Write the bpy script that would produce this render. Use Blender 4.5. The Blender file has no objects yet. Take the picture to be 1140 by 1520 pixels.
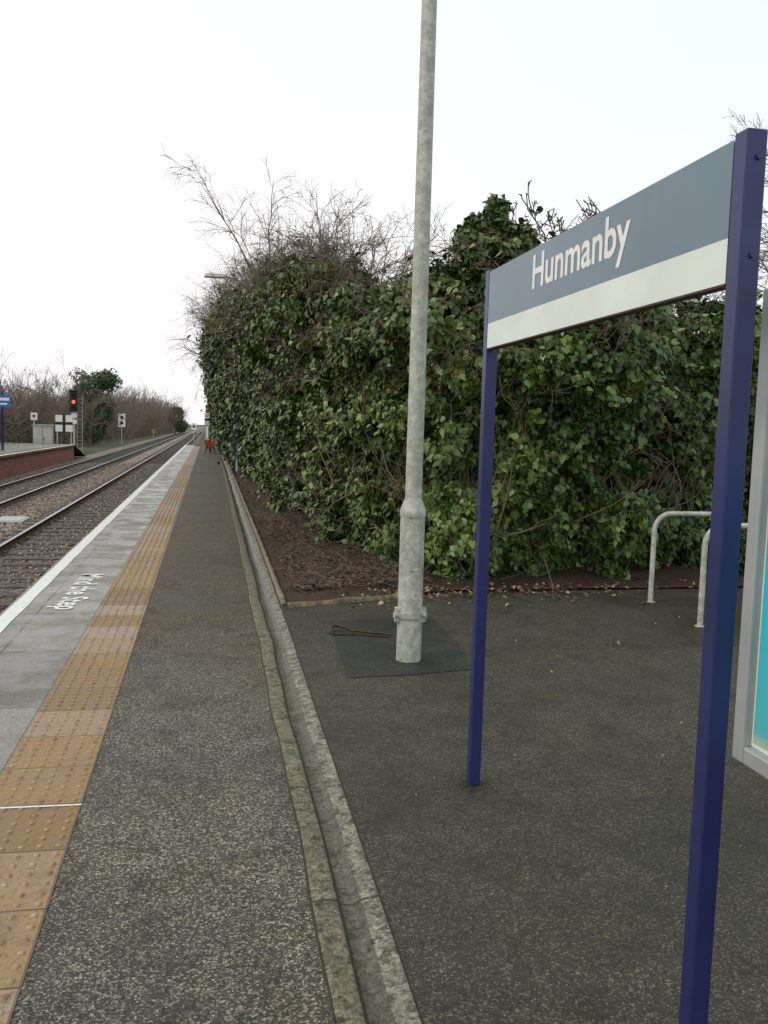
import bpy, math, random
import numpy as np
from mathutils import Matrix, Vector
random.seed(4); rng=np.random.default_rng(7)
S=bpy.context.scene; COL=S.collection

# ---------------------------------------------------------------- node helpers
def newmat(name):
    m=bpy.data.materials.new(name); m.use_nodes=True
    nt=m.node_tree; return m,nt,nt.nodes['Principled BSDF']
def N(nt,t,**k):
    n=nt.nodes.new(t)
    for a,b in k.items(): setattr(n,a,b)
    return n
def ramp(nt,src,stops,interp='LINEAR'):
    r=nt.nodes.new('ShaderNodeValToRGB'); r.color_ramp.interpolation=interp
    e=r.color_ramp.elements
    while len(e)<len(stops): e.new(.5)
    for i,(p,c) in enumerate(stops):
        e[i].position=p
        if not hasattr(c,'__len__'): c=(c,c,c)
        e[i].color=(c[0],c[1],c[2],1)
    nt.links.new(src,r.inputs[0]); return r.outputs[0]
def mix(nt,f,a,b,mode='MIX'):
    n=nt.nodes.new('ShaderNodeMix'); n.data_type='RGBA'; n.blend_type=mode
    for sock,v in ((n.inputs[0],f),(n.inputs[6],a),(n.inputs[7],b)):
        if hasattr(v,'is_linked'): nt.links.new(v,sock)
        elif hasattr(v,'__len__'): sock.default_value=(v[0],v[1],v[2],1)
        else: sock.default_value=v if sock==n.inputs[0] else (v,v,v,1)
    return n.outputs[2]
def math_(nt,op,a,b=None):
    n=nt.nodes.new('ShaderNodeMath'); n.operation=op
    for s,v in zip(n.inputs,(a,b)):
        if v is None: continue
        if hasattr(v,'is_linked'): nt.links.new(v,s)
        else: s.default_value=v
    return n.outputs[0]
def coord(nt): return N(nt,'ShaderNodeTexCoord').outputs['Object']
def noise(nt,co,scale,detail=3,rough=.55):
    n=N(nt,'ShaderNodeTexNoise'); n.inputs['Scale'].default_value=scale; n.inputs['Detail'].default_value=detail
    n.inputs['Roughness'].default_value=rough; nt.links.new(co,n.inputs['Vector']); return n.outputs['Fac']
def voro(nt,co,scale,feature='F1'):
    n=N(nt,'ShaderNodeTexVoronoi',feature=feature); n.inputs['Scale'].default_value=scale; nt.links.new(co,n.inputs['Vector']); return n
def bump(nt,p,h,strength,dist):
    b=N(nt,'ShaderNodeBump'); b.inputs['Strength'].default_value=strength; b.inputs['Distance'].default_value=dist
    nt.links.new(h,b.inputs['Height']); nt.links.new(b.outputs[0],p.inputs['Normal'])
def simple(name,c,rough=.5,metal=0,var=.15,scale=8,bmp=0):
    m,nt,p=newmat(name); co=coord(nt); n=noise(nt,co,scale,5)
    lo=[x*(1-var) for x in c]; hi=[min(1,x*(1+var)) for x in c]
    nt.links.new(ramp(nt,n,[(.3,lo),(.7,hi)]),p.inputs['Base Color'])
    p.inputs['Roughness'].default_value=rough; p.inputs['Metallic'].default_value=metal
    if bmp: bump(nt,p,n,bmp,.01)
    return m

def asphalt(name,dark,mid,light,stone=.62,rough=(.55,.85),sc=130,tint=(1,.84,.6),far=None):
    m,nt,p=newmat(name); co=coord(nt)
    v=voro(nt,co,sc); sep=N(nt,'ShaderNodeSeparateColor'); nt.links.new(v.outputs['Color'],sep.inputs[0])
    st=ramp(nt,sep.outputs[0],[(0,dark),(stone*.6,mid),(stone,[x*1.5 for x in mid]),(.93,light),(1,[min(.8,x*1.5) for x in light])])
    big=noise(nt,co,.55,5,.6); med=noise(nt,co,4,6,.7)
    t=ramp(nt,big,[(.3,(.5,.48,.42)),(.5,(1,.98,.93)),(.72,(1.2,1.12,.98))])
    c=mix(nt,1,st,t,'MULTIPLY')
    c=mix(nt,.9,c,ramp(nt,med,[(.28,.35),(.5,.95),(.75,1.1)]),'MULTIPLY')
    c=mix(nt,ramp(nt,noise(nt,co,1.3,6,.7),[(.48,0),(.66,.8)]),c,mix(nt,1,c,tint,'MULTIPLY'))
    if far:
        sx=N(nt,'ShaderNodeSeparateXYZ'); nt.links.new(co,sx.inputs[0])
        yy=math_(nt,'ADD',math_(nt,'DIVIDE',sx.outputs[1],20),math_(nt,'MULTIPLY',math_(nt,'SUBTRACT',big,.5),.6))
        c=mix(nt,1,c,ramp(nt,yy,[(.1,(.8,.8,.8)),(.2,(1,1,1)),(.38,far),(.6,(.85,.78,.66)),(1,(.9,.88,.82))]),'MULTIPLY')
    nt.links.new(c,p.inputs['Base Color'])
    nt.links.new(ramp(nt,big,[(.35,rough[0]),(.65,rough[1])]),p.inputs['Roughness'])
    bump(nt,p,v.outputs['Distance'],.75,.006)
    return m
M={}
M['asph_l']=asphalt('asphalt_platform',(.02,.019,.014),(.06,.056,.043),(.31,.29,.23),sc=165,stone=.66,tint=(1,.88,.68),far=(.7,.6,.46))
M['asph_r']=asphalt('asphalt_yard',(.016,.015,.010),(.038,.035,.024),(.13,.12,.085),stone=.78,sc=170,tint=(1,.86,.6))
M['patch']=asphalt('asphalt_patch',(.01,.012,.008),(.02,.022,.016),(.06,.06,.05),stone=.8)

def gutter_mat(name,c0,c1,moss,mf,rough):
    m,nt,p=newmat(name); co=coord(nt)
    n=noise(nt,co,7,7,.75); f=noise(nt,co,60,5,.75)
    c=mix(nt,ramp(nt,n,[(.35,0),(.62,1)]),c0,c1)
    c=mix(nt,ramp(nt,noise(nt,co,18,7,.8),[(mf,0),(mf+.08,1)]),c,moss)
    c=mix(nt,.95,c,ramp(nt,f,[(.32,.25),(.48,.9),(.7,1.2)]),'MULTIPLY')
    v=voro(nt,co,110); sep=N(nt,'ShaderNodeSeparateColor'); nt.links.new(v.outputs['Color'],sep.inputs[0])
    c=mix(nt,.7,c,ramp(nt,sep.outputs[0],[(0,.4),(.5,.95),(.9,1.4)]),'MULTIPLY')
    sx=N(nt,'ShaderNodeSeparateXYZ'); nt.links.new(co,sx.inputs[0])
    y=math_(nt,'ADD',sx.outputs[1],math_(nt,'MULTIPLY',n,.06))
    fr=math_(nt,'FRACT',math_(nt,'DIVIDE',y,.915)); j=math_(nt,'LESS_THAN',fr,.012)
    c=mix(nt,j,c,(.03,.028,.018)); nt.links.new(c,p.inputs['Base Color'])
    nt.links.new(ramp(nt,n,[(.35,rough-.12),(.65,rough+.12)]),p.inputs['Roughness'])
    bump(nt,p,f,1,.008); return m
M['gut_l']=gutter_mat('gutter_mossy',(.13,.115,.065),(.23,.205,.13),(.05,.046,.02),.51,.8)
M['gut_c']=gutter_mat('gutter_damp',(.085,.078,.052),(.15,.14,.1),(.05,.045,.025),.52,.35)
M['gut_r']=gutter_mat('gutter_concrete',(.15,.145,.095),(.34,.33,.25),(.075,.07,.038),.49,.6)
M['grime']=gutter_mat('gutter_grime',(.02,.02,.01),(.045,.042,.02),(.03,.035,.01),.5,.85)
M['kerb']=simple('edging_concrete',(.17,.14,.08),.85,var=.6,scale=14,bmp=.5)

def paving():
    m,nt,p=newmat('platform_paving'); co=coord(nt)
    sx=N(nt,'ShaderNodeSeparateXYZ'); nt.links.new(co,sx.inputs[0])
    fr=math_(nt,'FRACT',math_(nt,'DIVIDE',sx.outputs[1],1.22))
    idx=math_(nt,'FLOOR',math_(nt,'DIVIDE',sx.outputs[1],1.22))
    wn=N(nt,'ShaderNodeTexWhiteNoise',noise_dimensions='1D'); nt.links.new(idx,wn.inputs['W'])
    j=math_(nt,'LESS_THAN',fr,.012)
    base=ramp(nt,wn.outputs['Value'],[(0,(.12,.112,.085)),(.5,(.165,.155,.12)),(1,(.22,.21,.17))])
    n=noise(nt,co,2.2,7,.7)
    base=mix(nt,1,base,ramp(nt,n,[(.3,.4),(.5,.9),(.8,1.2)]),'MULTIPLY')
    v=voro(nt,co,140); sep=N(nt,'ShaderNodeSeparateColor'); nt.links.new(v.outputs['Color'],sep.inputs[0])
    base=mix(nt,1,base,ramp(nt,sep.outputs[1],[(0,.55),(.6,1),(.95,1.5)]),'MULTIPLY')
    lx=math_(nt,'LESS_THAN',math_(nt,'ABSOLUTE',math_(nt,'ADD',sx.outputs[0],1.33)),.006)
    j=math_(nt,'MAXIMUM',j,lx)
    c=mix(nt,j,base,(.03,.03,.02)); nt.links.new(c,p.inputs['Base Color'])
    nt.links.new(ramp(nt,n,[(.4,.12),(.58,.55)]),p.inputs['Roughness'])
    bump(nt,p,v.outputs['Distance'],.25,.003); return m
M['paving']=paving()
def tactile():
    m,nt,p=newmat('tactile_buff'); co=coord(nt)
    sx=N(nt,'ShaderNodeSeparateXYZ'); nt.links.new(co,sx.inputs[0])
    ty=math_(nt,'DIVIDE',sx.outputs[1],.4); fr=math_(nt,'FRACT',ty); idx=math_(nt,'FLOOR',ty)
    wn=N(nt,'ShaderNodeTexWhiteNoise',noise_dimensions='1D'); nt.links.new(math_(nt,'ADD',idx,.5),wn.inputs['W'])
    base=ramp(nt,wn.outputs['Value'],[(0,(.19,.115,.04)),(.35,(.27,.17,.058)),(.65,(.28,.18,.07)),(.85,(.31,.21,.12)),(1,(.33,.24,.17))])
    n=noise(nt,co,6,7,.75)
    base=mix(nt,1,base,ramp(nt,n,[(.28,(.38,.33,.27)),(.48,(.95,.92,.88)),(.75,(1.12,1.14,1.2))]),'MULTIPLY')
    base=mix(nt,ramp(nt,noise(nt,co,60,4,.65),[(.52,0),(.66,.75)]),base,(.12,.07,.028))
    z=ramp(nt,math_(nt,'MULTIPLY',sx.outputs[2],100),[(.62,0),(.8,1)])
    base=mix(nt,math_(nt,'MULTIPLY',z,.65),base,mix(nt,ramp(nt,n,[(.4,0),(.6,1)]),(.18,.085,.04),(.46,.35,.27)))
    j=math_(nt,'LESS_THAN',fr,.022)
    base=mix(nt,j,base,(.08,.05,.025))
    side=math_(nt,'GREATER_THAN',math_(nt,'ABSOLUTE',math_(nt,'ADD',sx.outputs[0],.68)),.188)
    base=mix(nt,math_(nt,'MULTIPLY',side,.7),base,(.06,.045,.025))
    nt.links.new(base,p.inputs['Base Color'])
    nt.links.new(ramp(nt,n,[(.35,.3),(.65,.75)]),p.inputs['Roughness'])
    bump(nt,p,noise(nt,co,120,3),.5,.004); return m
M['tactile']=tactile()
def wornpaint(name,a,b_):
    m,nt,p=newmat(name); co=coord(nt); n=noise(nt,co,16,7,.75)
    c=mix(nt,ramp(nt,n,[(a,0),(b_,1)]),(.16,.15,.12),(.7,.7,.67)); nt.links.new(c,p.inputs['Base Color'])
    p.inputs['Roughness'].default_value=.6; return m
M['paint']=wornpaint('worn_white_paint',.38,.46); M['paint2']=wornpaint('white_marking_paint',.32,.44)
def soil():
    m,nt,p=newmat('soil'); co=coord(nt); n=noise(nt,co,5,8,.7); f=noise(nt,co,45,4,.7)
    c=ramp(nt,f,[(.3,(.02,.011,.005)),(.5,(.065,.036,.018)),(.68,(.12,.072,.038)),(.8,(.2,.14,.08))])
    c=mix(nt,.7,c,ramp(nt,n,[(.3,.45),(.65,1)]),'MULTIPLY')
    nt.links.new(c,p.inputs['Base Color']); p.inputs['Roughness'].default_value=.95
    bump(nt,p,f,1,.03); return m
M['soil']=soil()
def grass():
    m,nt,p=newmat('rough_grass'); co=coord(nt); n=noise(nt,co,.35,6,.7); f=noise(nt,co,9,4,.7)
    c=ramp(nt,n,[(.3,(.05,.06,.022)),(.5,(.085,.09,.035)),(.7,(.13,.11,.06))])
    c=mix(nt,.8,c,ramp(nt,f,[(.3,.4),(.7,1)]),'MULTIPLY')
    nt.links.new(c,p.inputs['Base Color']); p.inputs['Roughness'].default_value=.95; bump(nt,p,f,1,.1); return m
M['grass']=grass()
def ballast():
    m,nt,p=newmat('ballast'); co=coord(nt); v=voro(nt,co,17)
    sep=N(nt,'ShaderNodeSeparateColor'); nt.links.new(v.outputs['Color'],sep.inputs[0])
    c=ramp(nt,sep.outputs[0],[(0,(.08,.052,.04)),(.5,(.25,.185,.145)),(1,(.48,.39,.31))])
    sx=N(nt,'ShaderNodeSeparateXYZ'); nt.links.new(co,sx.inputs[0])
    band=ramp(nt,math_(nt,'DIVIDE',math_(nt,'ADD',sx.outputs[0],9),8),[(.12,1.),(.2,.6),(.44,.65),(.5,1.1),(.58,1.1),(.64,.65),(.88,.6)])
    c=mix(nt,1,c,band,'MULTIPLY')
    c=mix(nt,.8,c,ramp(nt,noise(nt,co,.9,5,.6),[(.3,.5),(.6,1)]),'MULTIPLY')
    nt.links.new(c,p.inputs['Base Color']); p.inputs['Roughness'].default_value=.9
    bump(nt,p,v.outputs['Distance'],1,.05); return m
M['ballast']=ballast()
def stone():
    m,nt,p=newmat('ballast_stone'); a=N(nt,'ShaderNodeAttribute',attribute_name='tint')
    nt.links.new(ramp(nt,a.outputs['Fac'],[(0,(.07,.048,.038)),(.5,(.24,.18,.14)),(1,(.48,.41,.33))]),p.inputs['Base Color'])
    p.inputs['Roughness'].default_value=.9; return m
M['stone']=stone()
def brick():
    m,nt,p=newmat('red_brick'); co=coord(nt); sx=N(nt,'ShaderNodeSeparateXYZ'); nt.links.new(co,sx.inputs[0])
    cb=N(nt,'ShaderNodeCombineXYZ'); nt.links.new(math_(nt,'ADD',sx.outputs[1],sx.outputs[0]),cb.inputs[0]); nt.links.new(sx.outputs[2],cb.inputs[1])
    b=N(nt,'ShaderNodeTexBrick'); nt.links.new(cb.outputs[0],b.inputs['Vector'])
    b.inputs['Scale'].default_value=1; b.inputs['Brick Width'].default_value=.225; b.inputs['Row Height'].default_value=.075; b.inputs['Mortar Size'].default_value=.008
    b.inputs['Color1'].default_value=(.45,.14,.075,1); b.inputs['Color2'].default_value=(.3,.09,.05,1); b.inputs['Mortar'].default_value=(.32,.27,.22,1)
    c=mix(nt,.8,b.outputs['Color'],ramp(nt,noise(nt,co,2,5,.6),[(.3,.5),(.6,1)]),'MULTIPLY')
    nt.links.new(c,p.inputs['Base Color']); p.inputs['Roughness'].default_value=.85; return m
M['brick']=brick()
def leafmat(name,stops,rough=.42,spec=.5):
    m,nt,p=newmat(name); a=N(nt,'ShaderNodeAttribute',attribute_name='tint')
    nt.links.new(ramp(nt,a.outputs['Fac'],stops),p.inputs['Base Color'])
    p.inputs['Roughness'].default_value=rough; p.inputs['Specular IOR Level'].default_value=spec; return m
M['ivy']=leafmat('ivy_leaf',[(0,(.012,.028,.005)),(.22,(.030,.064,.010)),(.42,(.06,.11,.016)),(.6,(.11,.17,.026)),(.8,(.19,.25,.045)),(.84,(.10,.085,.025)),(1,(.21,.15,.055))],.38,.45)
M['dead']=leafmat('dead_leaf',[(0,(.05,.03,.015)),(.6,(.17,.1,.055)),(1,(.46,.35,.25))],.8,.2)
M['scrub']=leafmat('scrub_foliage',[(0,(.045,.042,.022)),(.5,(.1,.085,.05)),(1,(.17,.135,.085))],.9,.1)
M['ever']=leafmat('evergreen_foliage',[(0,(.03,.055,.02)),(.6,(.07,.105,.04)),(1,(.14,.15,.07))],.6,.3)
M['far']=leafmat('hazed_far_foliage',[(0,(.2,.2,.18)),(1,(.32,.30,.28))],.95,.05)  # pale grey: distance haze put into the leaf colour
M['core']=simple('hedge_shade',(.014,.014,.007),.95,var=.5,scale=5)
M['twig']=simple('twig_bark',(.15,.115,.08),.85,var=.45,scale=3)
M['twigfar']=simple('scrub_twig',(.16,.122,.09),.9,var=.3,scale=.5)
M['moss']=leafmat('weed_leaf',[(0,(.025,.035,.01)),(1,(.07,.09,.025))],.7,.2)
def galv():
    m,nt,p=newmat('galvanised_steel'); co=coord(nt)
    n=noise(nt,co,14,7,.75); v=voro(nt,co,60)
    sep=N(nt,'ShaderNodeSeparateColor'); nt.links.new(v.outputs['Color'],sep.inputs[0])
    c=ramp(nt,n,[(.32,(.27,.28,.225)),(.5,(.42,.44,.375)),(.64,(.58,.60,.53))])
    c=mix(nt,.35,c,ramp(nt,sep.outputs[0],[(0,.6),(1,1)]),'MULTIPLY')
    c=mix(nt,ramp(nt,noise(nt,co,30,4,.7),[(.61,0),(.66,.7)]),c,(.18,.17,.12))
    nt.links.new(c,p.inputs['Base Color']); p.inputs['Metallic'].default_value=.1
    nt.links.new(ramp(nt,n,[(.3,.45),(.7,.65)]),p.inputs['Roughness']); bump(nt,p,n,.5,.005); return m
M['galv']=galv()
M['blue']=simple('blue_paint',(.015,.023,.10),.36,var=.25,scale=5,bmp=.05)
M['sgrey']=simple('sign_grey_blue',(.12,.19,.235),.32,var=.12,scale=2)
M['swhite']=simple('sign_white',(.66,.74,.66),.4,var=.08,scale=4)
M['white']=simple('white_paint',(.78,.78,.76),.5,var=.07,scale=6)
M['black']=simple('black_paint',(.015,.015,.015),.5)
M['grey']=simple('grey_cabinet',(.5,.51,.46),.5,var=.1,scale=3)
M['steel']=simple('rail_side',(.11,.065,.04),.7,metal=.3,var=.3,scale=6)
M['railtop']=simple('rail_top',(.5,.5,.5),.28,metal=.9,var=.1)
M['sleeper']=simple('sleeper',(.08,.07,.058),.8,var=.5,scale=7,bmp=.4)
M['orange']=simple('orange_plastic',(.65,.17,.06),.5,var=.15)
M['rubber']=simple('rubber',(.02,.02,.02),.8)
M['frame']=simple('aluminium_frame',(.40,.43,.42),.4,metal=.35,var=.1,scale=5)
M['rust']=simple('rusty_iron',(.06,.03,.022),.8,var=.4,scale=20)
M['yellow']=simple('yellow',(.6,.42,.06),.5)
M['redp']=simple('red_paint',(.5,.04,.03),.5)
m,nt,p=newmat('red_lamp'); p.inputs['Base Color'].default_value=(.8,.05,.02,1); p.inputs['Emission Color'].default_value=(1,.08,.03,1); p.inputs['Emission Strength'].default_value=2.5; M['redlamp']=m
def poster():
    m,nt,p=newmat('poster_print'); co=coord(nt); sx=N(nt,'ShaderNodeSeparateXYZ'); nt.links.new(co,sx.inputs[0])
    z=math_(nt,'DIVIDE',math_(nt,'SUBTRACT',sx.outputs[2],.65),1.3)
    z=math_(nt,'ADD',z,math_(nt,'MULTIPLY',math_(nt,'SUBTRACT',noise(nt,co,3,3),.5),.12))
    c=ramp(nt,z,[(.03,(.65,.5,.12)),(.075,(.08,.45,.5)),(.3,(.03,.5,.62)),(.55,(.04,.42,.6)),(.66,(.5,.72,.76)),(.7,(.72,.78,.78))])
    nt.links.new(c,p.inputs['Base Color']); p.inputs['Roughness'].default_value=.25; return m
M['poster']=poster()

# ---------------------------------------------------------------- mesh helpers
def npmesh(name,V,F,mats,parent=None,smooth=False,tint=None,midx=None):
    V=np.asarray(V,dtype=np.float32); F=np.asarray(F,dtype=np.int32); k=F.shape[1]
    me=bpy.data.meshes.new(name); me.vertices.add(len(V)); me.vertices.foreach_set('co',V.ravel())
    me.loops.add(F.size); me.loops.foreach_set('vertex_index',F.ravel())
    me.polygons.add(len(F)); me.polygons.foreach_set('loop_start',np.arange(len(F),dtype=np.int32)*k)
    me.polygons.foreach_set('loop_total',np.full(len(F),k,dtype=np.int32))
    if smooth: me.polygons.foreach_set('use_smooth',np.ones(len(F),dtype=bool))
    for mm in (mats if isinstance(mats,list) else [mats]): me.materials.append(mm)
    if midx is not None: me.polygons.foreach_set('material_index',np.asarray(midx,dtype=np.int32))
    me.update(calc_edges=True)
    if tint is not None:
        a=me.attributes.new('tint','FLOAT','FACE'); a.data.foreach_set('value',np.asarray(tint,dtype=np.float32))
    ob=bpy.data.objects.new(name,me); COL.objects.link(ob)
    if parent: ob.parent=parent
    return ob
class B:
    def __init__(s): s.v=[];s.f=[];s.m=[];s.sm=[];s.mats=[]
    def mi(s,m):
        if m not in s.mats: s.mats.append(m)
        return s.mats.index(m)
    def face(s,f,m,sm=False): s.f.append(f);s.m.append(s.mi(m));s.sm.append(sm)
    def box(s,x0,x1,y0,y1,z0,z1,m,taper=0):
        n=len(s.v); t=taper
        s.v+=[(x0,y0,z0),(x1,y0,z0),(x1,y1,z0),(x0,y1,z0),(x0+t,y0+t,z1),(x1-t,y0+t,z1),(x1-t,y1-t,z1),(x0+t,y1-t,z1)]
        for q in ((3,2,1,0),(4,5,6,7),(0,1,5,4),(1,2,6,5),(2,3,7,6),(3,0,4,7)): s.face([n+i for i in q],m)
    def tube(s,pts,rad,m,k=12,cap=True,sm=True):
        pts=[Vector(p) for p in pts]; n0=len(s.v); ref=None
        for i,p in enumerate(pts):
            t=(pts[min(i+1,len(pts)-1)]-pts[max(i-1,0)]).normalized()
            if ref is None: ref=Vector((1,0,0)) if abs(t.x)<.9 else Vector((0,1,0))
            a=(ref-t*ref.dot(t)).normalized(); ref=a; b=t.cross(a)
            r=rad[i] if hasattr(rad,'__len__') else rad
            for j in range(k):
                th=2*math.pi*j/k; s.v.append(tuple(p+a*r*math.cos(th)+b*r*math.sin(th)))
        for i in range(len(pts)-1):
            for j in range(k):
                a=n0+i*k+j; b=n0+i*k+(j+1)%k; s.face([a,b,b+k,a+k],m,sm)
        if cap:
            e=n0+(len(pts)-1)*k
            for st,rev in ((n0,True),(e,False)):
                q=len(s.v); s.v+=[s.v[st+j] for j in range(k)]; idx=[q+j for j in range(k)]
                s.face(idx[::-1] if rev else idx,m)
    def disc(s,c,nrm,r,m,k=16,t=.01):
        c=Vector(c); nrm=Vector(nrm).normalized(); s.tube([c,c+nrm*t],r,m,k,sm=False)
    def build(s,name,parent=None,bevel=0):
        me=bpy.data.meshes.new(name); me.from_pydata(s.v,[],s.f)
        for q in s.mats: me.materials.append(q)
        me.polygons.foreach_set('material_index',s.m); me.polygons.foreach_set('use_smooth',s.sm); me.update()
        ob=bpy.data.objects.new(name,me); COL.objects.link(ob)
        if parent: ob.parent=parent
        if bevel:
            b=ob.modifiers.new('b','BEVEL'); b.width=bevel; b.segments=2; b.limit_method='ANGLE'
        return ob
def empty(name):
    e=bpy.data.objects.new(name,None); COL.objects.link(e); return e
def h3(ix,iy,iz):
    h=ix*374761393+iy*668265263+iz*1440662683
    h=(h^(h>>13))*1274126177; h=h&0xffffffff; return ((h^(h>>16))&0xffff)/65535.
def vn(P,sc,seed=0):
    q=np.asarray(P,dtype=np.float64)*sc+seed*17.31+500; i=np.floor(q).astype(np.int64); f=q-i; f=f*f*(3-2*f)
    r=0
    for a in (0,1):
        for b in (0,1):
            for c in (0,1):
                w=(f[:,0] if a else 1-f[:,0])*(f[:,1] if b else 1-f[:,1])*(f[:,2] if c else 1-f[:,2])
                r=r+w*h3(i[:,0]+a,i[:,1]+b,i[:,2]+c)
    return r
def norm(a): return a/np.maximum(np.linalg.norm(a,axis=1,keepdims=True),1e-9)
def leaves(name,P,Nn,size,tint,mat,parent=None,jit=.55,down=1.0,width=1.0):
    n=len(P); Nn=norm(Nn+rng.normal(0,jit,(n,3)))
    d=np.tile(np.array([[0,0,-down]]),(n,1))+rng.normal(0,.7,(n,3))
    d=norm(d-Nn*np.sum(d*Nn,1,keepdims=True)); w=np.cross(Nn,d); s=size[:,None]
    loc=[(0,0,0),(-.36,.2,-.07),(-.3,.55,-.10),(0,1.08,-.2),(.3,.55,-.10),(.36,.2,-.07)]
    V=np.stack([P+s*(w*a*width+d*(b-.4)+Nn*c) for a,b,c in loc],1).reshape(-1,3)
    o=(np.arange(n)*6)[:,None]
    F=np.concatenate([o+np.array([[0,1,2,3]]),o+np.array([[0,3,4,5]])],1).reshape(-1,4)
    return npmesh(name,V,F,mat,parent,tint=np.repeat(np.clip(tint,0,1),2))
# ---- vectorised branch growing
def grow(P0,D,L,K,wander,curl):
    n=len(P0); pts=np.zeros((n,K,3)); pts[:,0]=P0; d=norm(D)
    for k in range(1,K):
        d=norm(d+rng.normal(0,wander,(n,3))+np.array(curl)[None]); pts[:,k]=pts[:,k-1]+d*(L/(K-1))[:,None]
    return pts
def tubes(sets):
    VV=[];FF=[];o=0
    for pts,r,m in sets:
        n,K,_=pts.shape
        t=np.gradient(pts,axis=1); t/=np.maximum(np.linalg.norm(t,axis=2,keepdims=True),1e-9)
        ref=np.array([.31,.77,.12]); a=np.cross(t,ref); a/=np.linalg.norm(a,axis=2,keepdims=True)+1e-9; b=np.cross(t,a)
        th=np.arange(m)*2*np.pi/m
        V=pts[:,:,None,:]+r[:,:,None,None]*(a[:,:,None,:]*np.cos(th)[None,None,:,None]+b[:,:,None,:]*np.sin(th)[None,None,:,None])
        idx=np.arange(n*K*m).reshape(n,K,m)+o
        A=idx[:,:-1,:]; Bq=np.roll(A,-1,2); D=idx[:,1:,:]; C=np.roll(D,-1,2)
        FF.append(np.stack([A,Bq,C,D],-1).reshape(-1,4)); VV.append(V.reshape(-1,3)); o+=n*K*m
    return np.concatenate(VV),np.concatenate(FF)
def branchsys(P0,D,L,r0,levels,kids,wander=.18,curl=(0,0,.02),spread=.8,sides=(5,4,3,3),ratio=.52,K=7,rmin=.0018,t0=.25):
    sets=[];n=len(P0);L=np.asarray(L,float);r0=np.asarray(r0,float)
    for lv in range(levels):
        pts=grow(P0,D,L,K,wander,curl)
        r=r0[:,None]*np.linspace(1,.3,K)[None]; r=np.maximum(r,rmin)
        sets.append((pts,r,sides[min(lv,len(sides)-1)]))
        if lv==levels-1: break
        c=kids[lv]; n=len(pts); par=np.repeat(np.arange(n),c); t=rng.uniform(t0,.97,n*c)*(K-1)
        i=t.astype(int); f=(t-i)[:,None]; i2=np.minimum(i+1,K-1)
        P0=pts[par,i]*(1-f)+pts[par,i2]*f; T=norm(pts[par,i2]-pts[par,np.maximum(i-1,0)])
        D=norm(T+norm(rng.normal(0,1,(n*c,3)))*spread)
        L=L[par]*ratio*rng.uniform(.6,1.3,n*c)*(1.15-t/(K-1)*.5); r0=np.maximum(r[par,i]*.6,rmin)
    return sets

# ---------------------------------------------------------------- ground & platform
YB,YE=-6.,66.
ys=np.concatenate([np.arange(YB,14,.25),np.arange(14,YE+.1,1.)]); ys[-1]=YE
gx=lambda y: np.interp(y,[-6,2.1,6.7,12,30,70],[.31,.3415,.374,.413,.52,.62])
gw=lambda y: np.interp(y,[2,6.7,12],[.232,.262,.27])
gwb=lambda y: .006*math.sin(y*2.3)+.004*math.sin(y*6.1+1)
gwr=lambda y: .006*math.sin(y*1.9+2)+.005*math.sin(y*5.3)
def strip(name,cols,mat,z=0,Y=ys,parent=None,midx=None,smooth=False):
    V=[];k=len(cols)
    for y in Y:
        for xf,zz in cols: V.append((xf(y),y,zz+z))
    F=[];mi=[]
    for i in range(len(Y)-1):
        for j in range(k-1):
            a=i*k+j; F.append((a,a+1,a+k+1,a+k)); mi.append(midx[j] if midx else 0)
    return npmesh(name,V,F,mat,parent,midx=mi,smooth=smooth)
c_=lambda v:(lambda y:v)
g=4000
ground=npmesh('ground',[(-g,-g,-1.07),(g,-g,-1.07),(g,g,-1.07),(-g,g,-1.07)],[(0,1,2,3)],M['grass'])
strip('platform_asphalt',[(c_(-.484),0),(lambda y:gx(y)+gwb(y),0)],M['asph_l'])
fr=[(0,0),(.035,.004),(.07,.008),(.30,.006),(.36,.001),(.42,-.014),(.56,-.019),(.64,-.012),(.70,-.002),(.92,.008),(.96,.007),(1,0)]
strip('drainage_gutter',[((lambda y,f=f:gx(y)+gwb(y)*(1-f)+f*gw(y)+gwr(y)*f*(1-f)*2.2),z) for f,z in fr],[M['gut_l'],M['gut_c'],M['gut_r'],M['grime']],midx=[3,0,0,0,3,1,1,1,2,2,3])
yr=np.concatenate([np.arange(YB,7.5,.25),[7.5,7.9]])
strip('yard_asphalt',[(lambda y:gx(y)+gw(y),0),(c_(3.),0),(c_(16.),0)],M['asph_r'],Y=yr)
strip('yard_asphalt',[(c_(1.2),-.004),(c_(16.),-.004)],M['asph_r'],Y=np.array([7.9,9.5]))
npmesh('asphalt_patch',[(.87,5.27,.004),(1.3,5.3,.004),(1.70,5.38,.004),(1.82,6.1,.004),(1.84,6.95,.004),(1.3,6.92,.004),(.98,6.88,.004),(.93,6.2,.004)],[tuple(range(8))],M['patch'])
tv=[(-.876,YB,.003),(-.484,YB,.003),(-.484,YE-3,.003),(-.876,YE-3,.003)]
tact=npmesh('tactile_paving',tv,[(0,1,2,3)],M['tactile'])
bx=[-.876+.392/6*(i+.5) for i in range(6)]
k=8
by=[j*.4/6+.4/12 for j in range(int(1.2/.4*6),int(34/.4*6))]
base=np.array([[math.cos(a)*.0135,math.sin(a)*.0135,.003] for a in np.arange(k)*2*math.pi/k]+[[math.cos(a)*.009,math.sin(a)*.009,.0088] for a in np.arange(k)*2*math.pi/k])
CC=np.array([(x,y,0) for y in by for x in bx]); n=len(CC)
V=(CC[:,None,:]+base[None]).reshape(-1,3); o=(np.arange(n)*16)[:,None]
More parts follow.
